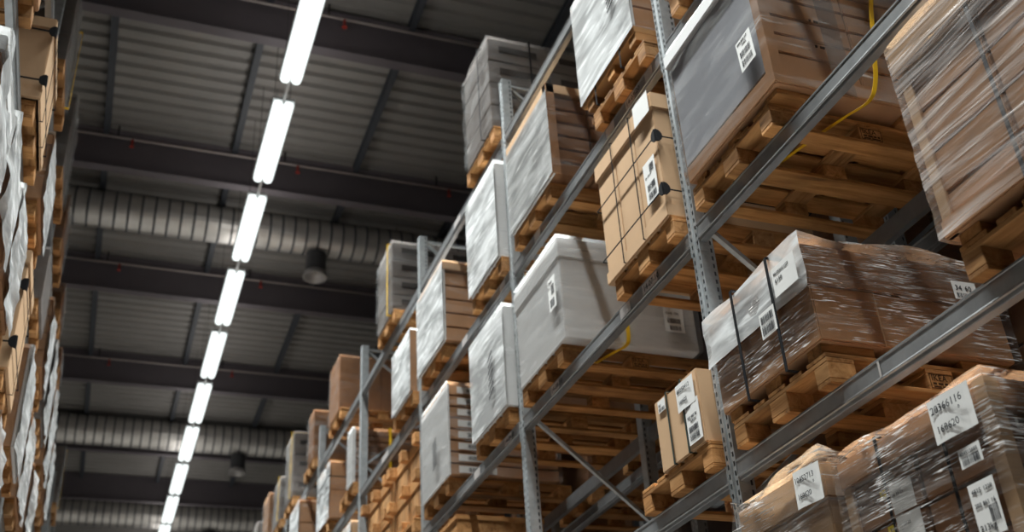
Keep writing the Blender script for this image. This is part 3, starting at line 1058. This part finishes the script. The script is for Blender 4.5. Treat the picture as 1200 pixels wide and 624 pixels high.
pallet(1, 10.13, 'B', 'under the shiny wrapped load beyond the third post')
L = Load(1, 10.0, 10.93, z_on('B'), 7.12, 'wrapped_white_box', 'crinkled white wrapped box with brown corner board beyond the third post', 'box')
L.box('box_body', 'white_board'); L.edge_post(0.06, 'cardboard'); L.film('film_painted_glare', off=0.02, wrinkle=0.006)

pallet(1, 12.9, 'B', 'under the narrow white stack with yellow strap')
L = Load(1, 12.75, 13.3, z_on('B'), 7.12, 'carton_stack', 'narrow white-fronted stack, brown carton side with yellow strap, by the fourth post', 'boxes')
L.grid(9, 1, 1, 'cardboard_dark', gap=0.014, sag=0)
L.box('painted_glare_board', 'white_board', 0.0, 0.03, z0=0.0, grow=0.005, bev=0.002)  # glare of the film painted as an added white front
L.film('film_soft', off=0.018)
L.strap_v(0.48, w=0.03, mat='yellow_strap', axis='x', off=0.03, z0=0.0)

pallet(1, 14.5, 'B', 'under the brown stack beyond the fourth post, second beam', far=True)
L = Load(1, 14.4, 15.25, z_on('B'), 7.2, 'carton_stack', 'corded brown cartons with sparkling film front beyond the fourth post', 'boxes')
L.grid([1, 1], 2, 2, 'cardboard'); L.film('film_painted_glare', wrinkle=0.03)
L.strap_v(0.4, w=0.012, axis='x', off=0.03, z0=0.0); L.strap_h(L.H * 0.72, off=0.03)
pallet(1, 16.9, 'B', 'farthest visible under the second-highest beam stack', far=True)
L = Load(1, 16.8, 17.6, z_on('B'), 7.45, 'carton_stack', 'pale-fronted brown stack at the far bottom of the right rack', 'boxes')
L.grid([1, 1, 1], 1, 2, 'cardboard'); L.film('film_painted_glare')

# A: top beam
pallet(1, 7.28, 'A', 'under the grey corded carton stack on the top beam')
L = Load(1, 7.33, 8.13, z_on('A'), 8.86, 'carton_stack', 'tall grey cartons with hand holes, black cord, by the second post on top', 'boxes', depth=1.25)
L.grid([1, 1, 1, 1], 2, 1, 'grey_board', gap=0.008, sag=0.01, handles=True)
L.film('film_soft', off=0.016, wrinkle=0.02)
L.strap_v(0.52, w=0.016, off=0.03, z0=0.0)
L.strap_v(0.42, w=0.016, axis='x', off=0.024, z0=0.0)
pallet(1, 10.93, 'A', 'under grey hand-hole cartons by the third post')
L = Load(1, 11.0, 11.72, z_on('A'), 8.74, 'carton_stack', 'grey cartons with hand holes and yellow strap on top beam, third post', 'boxes', depth=1.3)
L.grid([1, 1, 1, 1], 2, 1, 'grey_board', gap=0.008, sag=0.01, handles=True)
L.film('film_soft', off=0.016, wrinkle=0.02)
L.strap_v(0.42, w=0.014, axis='x', off=0.024, z0=0.0)
L.strap_v(0.60, w=0.03, mat='yellow_strap', off=0.03, z0=0.0)
pallet(1, 13.85, 'A', 'under the dark brown stack beyond the fourth post')
L = Load(1, 13.95, 14.65, z_on('A'), 8.62, 'carton_stack', 'dark brown wrapped cartons beyond the fourth post on the top beam', 'boxes', depth=1.2)
L.grid([1], 2, 1, 'cardboard_dark'); L.film('film_side', off=0.016, wrinkle=0.02)
pallet(1, 15.5, 'A', 'under the smaller brown stack before the sixth post', far=True)
L = Load(1, 15.5, 16.25, z_on('A'), 8.55, 'carton_stack', 'brown crinkle-wrapped stack nearer of two small ones, top beam', 'boxes')
L.grid([1, 1], 2, 1, 'cardboard_dark'); L.film('film_soft', off=0.016, wrinkle=0.02)
FARA = [(17.55, 8.92, 'grey_board', 'pale grey hand-hole cartons with yellow edge strap, far along the top beam', True),
        (18.75, 8.55, 'grey_board', 'grey wrapped stack just beyond the yellow-strapped one', True),
        (20.1, 8.72, 'cardboard', 'brownish wrapped stack third from the far end, top beam', False),
        (21.5, 8.6, 'grey_board', 'small grey stack second from the far end, top beam', False),
        (22.9, 8.7, 'grey_board', 'tiny grey stack at the far end of the top beam', False)]
for (y, zt, mt, lab, yel) in FARA:
    pallet(1, y, 'A', 'under the ' + ' '.join(lab.replace(',', '').split()[:9]), far=True)
    L = Load(1, y + 0.05, y + 0.8, z_on('A'), zt, 'carton_stack', lab, 'boxes')
    L.grid([1, 1, 1], 2, 1, mt, gap=0.008, handles=True)
    L.film('film_soft', off=0.016, wrinkle=0.02)
    if yel:
        L.strap_v(0.66, w=0.03, mat='yellow_strap', off=0.03, z0=0.0)

# ------------------------------------------------------------------ the rack behind (seen between the loads)
BACK = [('C', 4.6, 0.62, 'cardboard_dark'), ('C', 6.3, 0.75, 'grey_board'), ('C', 7.5, 0.55, 'cardboard'), ('C', 9.0, 0.7, 'cardboard_dark'),
        ('D', 5.6, 0.6, 'cardboard_dark'), ('D', 7.45, 0.7, 'grey_board'), ('D', 9.0, 0.6, 'cardboard'),
        ('B', 4.6, 0.8, 'cardboard_dark'), ('B', 6.3, 0.7, 'cardboard'), ('B', 7.5, 0.8, 'grey_board'), ('B', 10.2, 0.8, 'cardboard_dark'), ('B', 11.9, 0.7, 'cardboard'),
        ('D', 3.5, 0.6, 'cardboard_dark'), ('C', 10.3, 0.7, 'cardboard')]
for i, (lv, y, h, mt) in enumerate(BACK):
    kind = {'cardboard_dark': 'dark brown', 'cardboard': 'brown', 'grey_board': 'grey'}[mt]
    nth = ORD[[b[1] for b in sorted(x for x in BACK if x[0] == lv)].index(y)]
    p = pallet(1, y, lv, 'in the rack behind, %s along its %s beam' % (nth, LVN[lv]))
    p.location.x = XB - 0.06 + 0.6
    p['group'] = 'wooden pallets in the rack behind'
    L = Load(1, y, y + 0.8, z_on(lv), z_on(lv) + h, 'carton_stack', '%s carton load in the rack behind, %s along its %s beam' % (kind, nth, LVN[lv]), 'boxes', xf=XB - 0.07)
    L.grid([1, 1], 2, 1, mt); L.film('film_side')

# ------------------------------------------------------------------ left rack
pallet(-1, 4.64, 'B', 'at the frame corner, closest on the left rack')
L = Load(-1, 4.62, 5.44, z_on('B'), 7.3, 'cardboard_box', 'brown cardboard box closest on the left rack, above the corner pallet', 'box')
L.box('box_body', 'cardboard'); L.lid(0.12, 'cardboard')
pallet(-1, 6.30, 'B', 'under the left rack tan box with two black corner guards')
L = Load(-1, 6.28, 7.12, z_on('B'), 7.10, 'strapped_cardboard_box', 'tan lidded box with black corner guards, higher one on the left rack', 'box')
L.box('box_body', 'cardboard_light', z1=L.H - 0.02); L.lid(0.09, 'cardboard_light')
L.box('base_flap', 'cardboard_light', z0=0.0, z1=0.09, grow=0.008)
for zz in (0.15, 0.58):
    L.strap_h(zz, w=0.012, off=0.016); L.corner(zz, off=0.018, r=0.045)
for a in (0.3, 0.6):
    L.strap_v(a, w=0.008, off=0.018, z0=0.0)
pallet(-1, 7.50, 'B', 'directly beyond the left tan box, under thin film')
L = Load(-1, 7.48, 8.32, z_on('B'), 7.0, 'wrapped_cardboard_box', 'brown box in loose shiny film just beyond the left tan box', 'box')
L.box('box_body', 'cardboard'); L.box('lid', 'cardboard', z0=L.H - .1, z1=L.H, grow=.01); L.film('film_painted_glare', off=0.02, wrinkle=0.02)
pallet(-1, 9.05, 'B', 'under the low grey box in the left rack', )
L = Load(-1, 9.05, 9.85, z_on('B'), 6.9, 'wrapped_grey_box', 'low grey box before the left rack third post', 'box')
L.box('box_body', 'grey_board'); L.film('film_side')
pallet(-1, 10.42, 'B', 'under the left brown box with shiny front edge')
L = Load(-1, 10.45, 11.25, z_on('B'), 7.15, 'carton_stack', 'brown side cartons with shiny white film front, left rack beyond the third post', 'boxes')
L.grid(4, 2, 1, 'cardboard'); L.film('film_painted_glare', off=0.02, wrinkle=0.03)
pallet(-1, 11.75, 'B', 'sixth along the left rack second-highest beam', far=True)
L = Load(-1, 11.7, 12.6, z_on('B'), 7.3, 'carton_stack', 'white film-fronted stack between two brown-sided ones, left rack', 'boxes')
L.grid(3, 2, 1, 'grey_board'); L.film('film_painted_glare', off=0.02, wrinkle=0.03)
pallet(-1, 13.15, 'B', 'under the tall far brown-sided stack, left rack', far=True)
L = Load(-1, 13.1, 14.0, z_on('B'), 7.40, 'carton_stack', 'tall brown-sided stack with white wrapped front, far along the left rack', 'boxes')
L.grid(5, 2, 1, 'cardboard'); L.film('film_painted_glare', off=0.02, wrinkle=0.03)
pallet(-1, 14.5, 'B', 'eighth along the left rack second-highest beam', far=True)
L = Load(-1, 14.5, 15.4, z_on('B'), 7.2, 'carton_stack', 'shiny wrapped brown stack beyond the tall far one, left rack', 'boxes')
L.grid(3, 2, 1, 'cardboard'); L.film('film_painted_glare', off=0.02, wrinkle=0.03)

LC = [(4.60, 5.47, 'cardboard', 'white crinkled film over brown cartons, lower left, closest', 'film_painted_glare'),
      (5.45, 5.62, 'cardboard', 'white crinkled film load second along the lower left beam', 'film_painted_glare'),
      (6.32, 5.72, 'cardboard', 'white crinkled film load just before the left rack nearest post', 'film_painted_glare')]
for (y, zt, mt, lab, fm) in LC:
    pallet(-1, y, 'C', 'under the ' + ' '.join(lab.replace(',', '').split()[:11]))
    L = Load(-1, y, y + 0.75, z_on('C'), zt, 'carton_stack', lab, 'boxes')
    L.grid(3, 2, 2, mt); L.box('lid', 'white_board', z0=L.H - 0.1, z1=L.H, grow=0.012)
    L.film(fm, off=0.022, wrinkle=0.03, cell=0.05, slump=0.03)
pallet(-1, 7.55, 'C', 'under the lower left tan box with corner guard')
L = Load(-1, 7.56, 8.36, z_on('C'), 5.99, 'strapped_cardboard_box', 'tan lidded box with a black corner guard, lower one on the left rack', 'box')
L.box('box_body', 'cardboard_light', z1=L.H - 0.02); L.lid(0.11, 'cardboard_light')
L.strap_h(0.66, w=0.012, off=0.016); L.corner(0.66, off=0.018, r=0.05); L.strap_h(0.2, w=0.012, off=0.016); L.corner(0.2, off=0.018, r=0.05)
L.strap_v(0.35, w=0.008, off=0.018, z0=0.0)
pallet(-1, 9.05, 'C', 'under the left white box beyond the lower tan box')
L = Load(-1, 9.05, 9.9, z_on('C'), 5.93, 'wrapped_white_box', 'white-fronted wrapped box right beyond the lower left tan box', 'box')
L.box('box_body', 'cardboard', 0.02); L.box('painted_glare_board', 'white_board', 0.0, 0.018, grow=0.002, bev=0.002); L.film('film_painted_glare', off=0.02, wrinkle=0.02)  # white front sheet paints film glare on the brown body
pallet(-1, 10.3, 'C', 'under the crinkly white stack, lower left rack', far=True)
L = Load(-1, 10.25, 11.2, z_on('C'), 5.86, 'carton_stack', 'crinkly white stack beyond the lower left white box', 'boxes')
L.grid(3, 2, 1, 'cardboard'); L.film('film_painted_glare', off=0.02, wrinkle=0.04)
pallet(-1, 11.8, 'C', 'under the farthest visible lower left stack', far=True)
L = Load(-1, 11.75, 12.65, z_on('C'), 5.9, 'carton_stack', 'farthest visible white-wrapped stack on the lower left beam', 'boxes')
L.grid(3, 2, 1, 'cardboard'); L.film('film_painted_glare', off=0.02, wrinkle=0.04)
pallet(-1, 7.55, 'D', 'under the shiny load at the lower left frame edge')
L = Load(-1, 7.5, 8.35, z_on('D'), 4.68, 'carton_stack', 'shiny wrapped stack peeking in at the bottom left edge', 'boxes')
L.grid(3, 2, 1, 'cardboard'); L.film('film_painted_glare', off=0.02, wrinkle=0.04)

LA = [(7.50, 8.62, 'grey_board', 'tall grey wrapped load with yellow strap, highest beam of the left rack', True, False),
      (9.02, 8.62, 'grey_board', 'grey wrapped load second along the left rack top beam', False, False),
      (10.3, 8.3, 'cardboard_dark', 'dark low load third along the left rack top beam', False, False),
      (11.85, 8.1, 'cardboard_dark', 'dark low load fourth along the left rack top beam', False, False),
      (13.3, 8.0, 'cardboard_dark', 'dark low load fifth along the left rack top beam', False, True),
      (18.2, 8.75, 'grey_board', 'distant grey wrapped load with yellow strap, left rack top beam', True, True)]
for (y, zt, mt, lab, yel, far) in LA:
    pallet(-1, y, 'A', 'under the ' + ' '.join(lab.replace(',', '').split()[:11]), far=far)
    L = Load(-1, y + 0.02, y + 0.80, z_on('A'), zt, 'carton_stack', lab, 'boxes', xf=-0.79)
    L.grid([1, 1, 1], 2, 1, mt, gap=0.008)
    L.film('film_soft', off=0.016, wrinkle=0.02)
    if yel:
        L.strap_v(0.15, w=0.03, mat='yellow_strap', off=0.03, z0=0.0)

# ------------------------------------------------------------------ building shell
RX0, RX1, RY0, RY1 = -9.0, 12.0, -6.0, 42.0


def shell(name, mat, *bx):
    mb = MB()
    mb.box(*bx)
    return struct(mb.build(name, mat))


shell('floor', 'concrete', RX0, RX1, RY0, RY1, -0.1, 0.0)
shell('wall_left', 'wall_panel', RX0 - 0.1, RX0, RY0, RY1, 0, 14)
shell('wall_right', 'wall_panel', RX1, RX1 + 0.1, RY0, RY1, 0, 14)
shell('wall_back', 'wall_panel', RX0, RX1, RY0 - 0.1, RY0, 0, 14)
mb = MB()
mb.box(RX0, RX1, RY1, RY1 + 0.1, 0, 14)
for i in range(9):
    x = RX0 + 2.4 * i
    mb.box(x, x + 0.04, RY1 - 0.03, RY1, 0, 13.3)
for z in (3, 6, 9, 11.2):
    mb.box(RX0, RX1, RY1 - 0.04, RY1, z, z + 0.05)
struct(mb.build('wall_far', 'wall_panel'))

# corrugated steel deck
b = bmesh.new()
pitch, dep = 0.28, 0.06
rows = []
y = RY0
while y < RY1:
    for (dy, dz) in ((0, 0), (0.10, 0), (0.135, dep), (0.245, dep)):
        rows.append((y + dy, DECK_Z + dz))
    y += pitch
lo = [(b.verts.new((RX0, yy, zz)), b.verts.new((RX1, yy, zz))) for yy, zz in rows]
hi = [(b.verts.new((RX0, yy, zz + 0.004)), b.verts.new((RX1, yy, zz + 0.004))) for yy, zz in rows]
for i in range(len(rows) - 1):
    b.faces.new((lo[i][0], lo[i][1], lo[i + 1][1], lo[i + 1][0]))
    b.faces.new((hi[i][0], hi[i + 1][0], hi[i + 1][1], hi[i][1]))
me = bpy.data.meshes.new('ceiling')
b.to_mesh(me); b.free()
me.materials.append(M['deck_steel'])
struct(link('ceiling', me))
shell('roof', 'wall_panel', RX0, RX1, RY0, RY1, DECK_Z + 0.2, DECK_Z + 0.3)

# girders (I sections across the hall)
gb = MB()
gb.box(RX0 + .01, RX1 - .01, -0.006, 0.006, 0.02, 0.73)
gb.box(RX0 + .01, RX1 - .01, -0.09, 0.09, 0.0, 0.02)
gb.box(RX0 + .01, RX1 - .01, -0.09, 0.09, 0.73, 0.748)
gme = gb.mesh('girder', 'girder_paint')
for i, y in enumerate(GIRDERS):
    o = link('roof_girder', gme, None, (0, y, GIRD_Z))
    struct(o)
# purlins along the hall between girders
for i in range(len(GIRDERS) - 1):
    a, c = GIRDERS[i] + 0.1, GIRDERS[i + 1] - 0.1
    for x in (-5.0, -2.9, -0.82, 1.27, 3.38, 5.5, 7.6):
        mb = MB()
        mb.box(x - 0.05, x + 0.05, a, c, DECK_Z - 0.17, DECK_Z - 0.155)
        mb.box(x - 0.006, x + 0.006, a, c, DECK_Z - 0.155, DECK_Z - 0.015)
        mb.box(x - 0.05, x + 0.05, a, c, DECK_Z - 0.015, DECK_Z - 0.002)
        struct(mb.build('roof_purlin', 'purlin_paint'))

# sprinkler lines along the top of every girder
GORD = ['nearest', 'second', 'third', 'fourth', 'fifth', 'sixth', 'seventh', 'eighth']
for i, y in enumerate(GIRDERS[1:6]):
    yy, zz = y - 0.22, 13.10
    r = empty('sprinkler_pipe', (0, yy, zz))
    tag(r, 'thin ceiling sprinkler pipe in front of the %s roof girder' % GORD[i], 'pipe', 'sprinkler pipes under the roof')
    MB().tube((-5, 0, 0), (7, 0, 0), 0.020, 8).build('pipe', 'pipe_paint', r, True)
    for x in (-3.1, -0.4, 2.35, 5.1):
        MB().tube((x, 0, -0.12), (x, 0, 0), 0.022, 8).tube((x, 0, -0.15), (x, 0, -0.12), 0.045, 8, 0.02).build('sprinkler_head', 'sprinkler_red', r)
        MB().box(x - .25, x - .22, -.01, .01, 0, 0.24).build('pipe_hanger', 'cable_black', r)

# spiral ducts
DORD = ['nearest', 'middle', 'farthest']
for i, y in enumerate((17.55, 28.0, 34.6)):
    zc, rad = (12.83, 0.335) if i == 0 else (12.86, 0.38)
    r = empty('ventilation_duct', (0, y, zc))
    tag(r, '%s spiral-ribbed metal duct running across under the roof' % DORD[i], 'duct', 'ventilation ducts')
    mb = MB()
    b = mb.b
    seg = 28
    prev = None
    mk = 0
    x = -7.5
    while x < 10.0:
        for (dx, rr) in ((0.0, rad), (0.175, rad), (0.185, rad + 0.022), (0.205, rad + 0.022), (0.215, rad)):
            ring = [b.verts.new((x + dx, math.cos(2 * PI * k / seg) * rr, math.sin(2 * PI * k / seg) * rr)) for k in range(seg)]
            if prev:
                for k in range(seg):
                    fc = b.faces.new((prev[k], prev[(k + 1) % seg], ring[(k + 1) % seg], ring[k]))
                    fc.material_index = 1 if rr > rad or dx > 0.2 else 0
            prev = ring
        x += 0.225
    mb.build('duct_tube', ['duct_metal', 'dark_steel'], r)
    for x in (-4.2, -0.9, 4.6):
        MB().tube((x, 0, rad + 0.005), (x, 0, 0.52), 0.006, 6).build('hanger_wire', 'cable_black', r)
    # hanging air outlet
    v = empty('air_outlet', (3.05, y, zc - rad - 0.004))
    tag(v, 'round dark air outlet with pale rim hanging from the %s duct' % DORD[i], 'vent', 'duct air outlets')
    MB().tube((0, 0, -0.40), (0, 0, -0.02), 0.19, 24, 0.19, True).build('collar', 'vent_plastic', v, False)
    mb = MB()
    prev = None
    prof = [(0.185, -0.40), (0.20, -0.42), (0.23, -0.50), (0.225, -0.52), (0.20, -0.515), (0.16, -0.42), (0.02, -0.41)]
    for (rr, z) in prof:
        ring = [mb.b.verts.new((math.cos(2 * PI * k / 24) * rr, math.sin(2 * PI * k / 24) * rr, z)) for k in range(24)]
        if prev:
            for k in range(24):
                mb.b.faces.new((prev[k], prev[(k + 1) % 24], ring[(k + 1) % 24], ring[k]))
        prev = ring
    mb.build('rim', 'vent_rim', v, True)

# ------------------------------------------------------------------ strip lights
LL = 1.93


def lamp_meshes():
    h = MB().box(-0.15, 0.15, -LL / 2, LL / 2, 0.06, 0.10)
    h.box(-0.012, 0.012, -LL / 2, LL / 2, 0.0, 0.06)
    h.box(-0.155, -0.149, -LL / 2, LL / 2, 0.0, 0.10); h.box(0.149, 0.155, -LL / 2, LL / 2, 0.0, 0.10)
    housing = h.mesh('housing', 'fixture_white')
    b = bmesh.new()
    for k in (0, 1):
        pass
    m = MB()
    m.tube((0, -LL / 2 + 0.02, 0), (0, LL / 2 - 0.02, 0), 0.066, 12)
    tube = m.mesh('tube', 'tube_glow')
    link_m = MB().box(-0.02, 0.02, LL / 2, LL / 2 + (LAMP_S - LL), 0.05, 0.09).mesh('trunking', 'fixture_white')
    return housing, tube, link_m


HM, TM, KM = lamp_meshes()
LN = ['closest at the photo top'] + [w + ' down the line' for w in ('second', 'third', 'fourth', 'fifth', 'sixth', 'seventh', 'eighth', 'ninth')]
DUCT_Y = (17.55, 28.0, 34.6)


LIGHT = bpy.data.lights.new('lamp_light', 'AREA')
LIGHT.shape = 'RECTANGLE'
LIGHT.size, LIGHT.size_y = 0.26, LL
LIGHT.energy = 205.0
LIGHT.spread = math.radians(72)
LIGHT.color = (0.95, 1.0, 0.985)
UP = bpy.data.lights.new('ceiling_fill_light', 'AREA')  # added upward fill light that brightens the roof deck
UP.shape = 'RECTANGLE'
UP.size, UP.size_y = 0.26, LL
UP.energy = 7.5
UP.color = (1.0, 0.97, 0.93)


def strip_light(x, y, lab, group):
    r = empty('ceiling_strip_light', (x, y, LAMP_Z))
    tag(r, lab, 'ceiling light', group)
    link('housing', HM, r)
    for dx in (-0.075, 0.075):
        link('tube', TM, r, (dx, 0, -0.008))
    link('trunking', KM, r)
    la = bpy.data.objects.new('lamp_light', LIGHT)
    COL.objects.link(la)
    la.parent = r
    la.location = (0, 0, -0.085)
    lu = bpy.data.objects.new('ceiling_fill_light', UP)
    COL.objects.link(lu)
    lu.parent = r
    lu.location = (0, 0, 0.115)
    lu.rotation_euler = (PI, 0, 0)
    for e in (-1, 1):
        wy = e * (LL / 2 - 0.2)
        if min(abs(y + wy - d) for d in DUCT_Y) < 0.42 or min(abs(y + wy - d) for d in GIRDERS) < 0.12 or min(abs(y + wy - d + 0.22) for d in GIRDERS) < 0.08:
            continue
        mb = MB()
        for dx in (-0.11, 0.11):
            mb.tube((dx, wy, 0.10), (dx, wy, DECK_Z - LAMP_Z), 0.004, 5)
        mb.build('suspension_wire', 'cable_black', r)


for i in range(-4, 12):
    y = LAMP_Y0 + i * LAMP_S
    lab = ('twin-tube strip light over the aisle, ' + LN[i]) if 0 <= i <= 8 else \
        ('twin-tube strip light over the aisle, %s past the ninth' % ORD[i - 9].replace('nearest', 'first') if i > 8 else 'twin-tube strip light above the viewer, %s before the first one seen' % ORD[-i - 1].replace('nearest', 'just'))
    strip_light(LAMP_X, y, lab, 'strip lights over the aisle')
# ------------------------------------------------------------------ world, camera, view
w = bpy.data.worlds.new('World')
SC.world = w
w.use_nodes = True
w.node_tree.nodes['Background'].inputs[0].default_value = (0.02, 0.022, 0.025, 1)
w.node_tree.nodes['Background'].inputs[1].default_value = 1.0

cam = bpy.data.cameras.new('Camera')
co = bpy.data.objects.new('Camera', cam)
COL.objects.link(co)
right = Vector((0.93948, -0.33817, -0.05499))
up = Vector((-0.12872, -0.49714, 0.85807))
fwd = Vector((0.31751, 0.79906, 0.51058))
m = Matrix((right, up, -fwd)).transposed().to_4x4()
m.translation = (0, 0, CAM_Z)
co.matrix_world = m
cam.lens = 38.597
cam.sensor_width = 36.0
cam.sensor_fit = 'HORIZONTAL'
cam.clip_start = 0.05
cam.dof.use_dof = True
cam.dof.focus_distance = 5.2
cam.dof.aperture_fstop = 2.0
SC.camera = co

SC.view_settings.view_transform = 'Standard'
SC.view_settings.look = 'None'
SC.view_settings.gamma = 1.0
SC.view_settings.use_curve_mapping = False
SC.view_settings.exposure = 0.0
SC.cycles.use_denoising = True
SC.cycles.max_bounces = 8
SC.cycles.transparent_max_bounces = 24
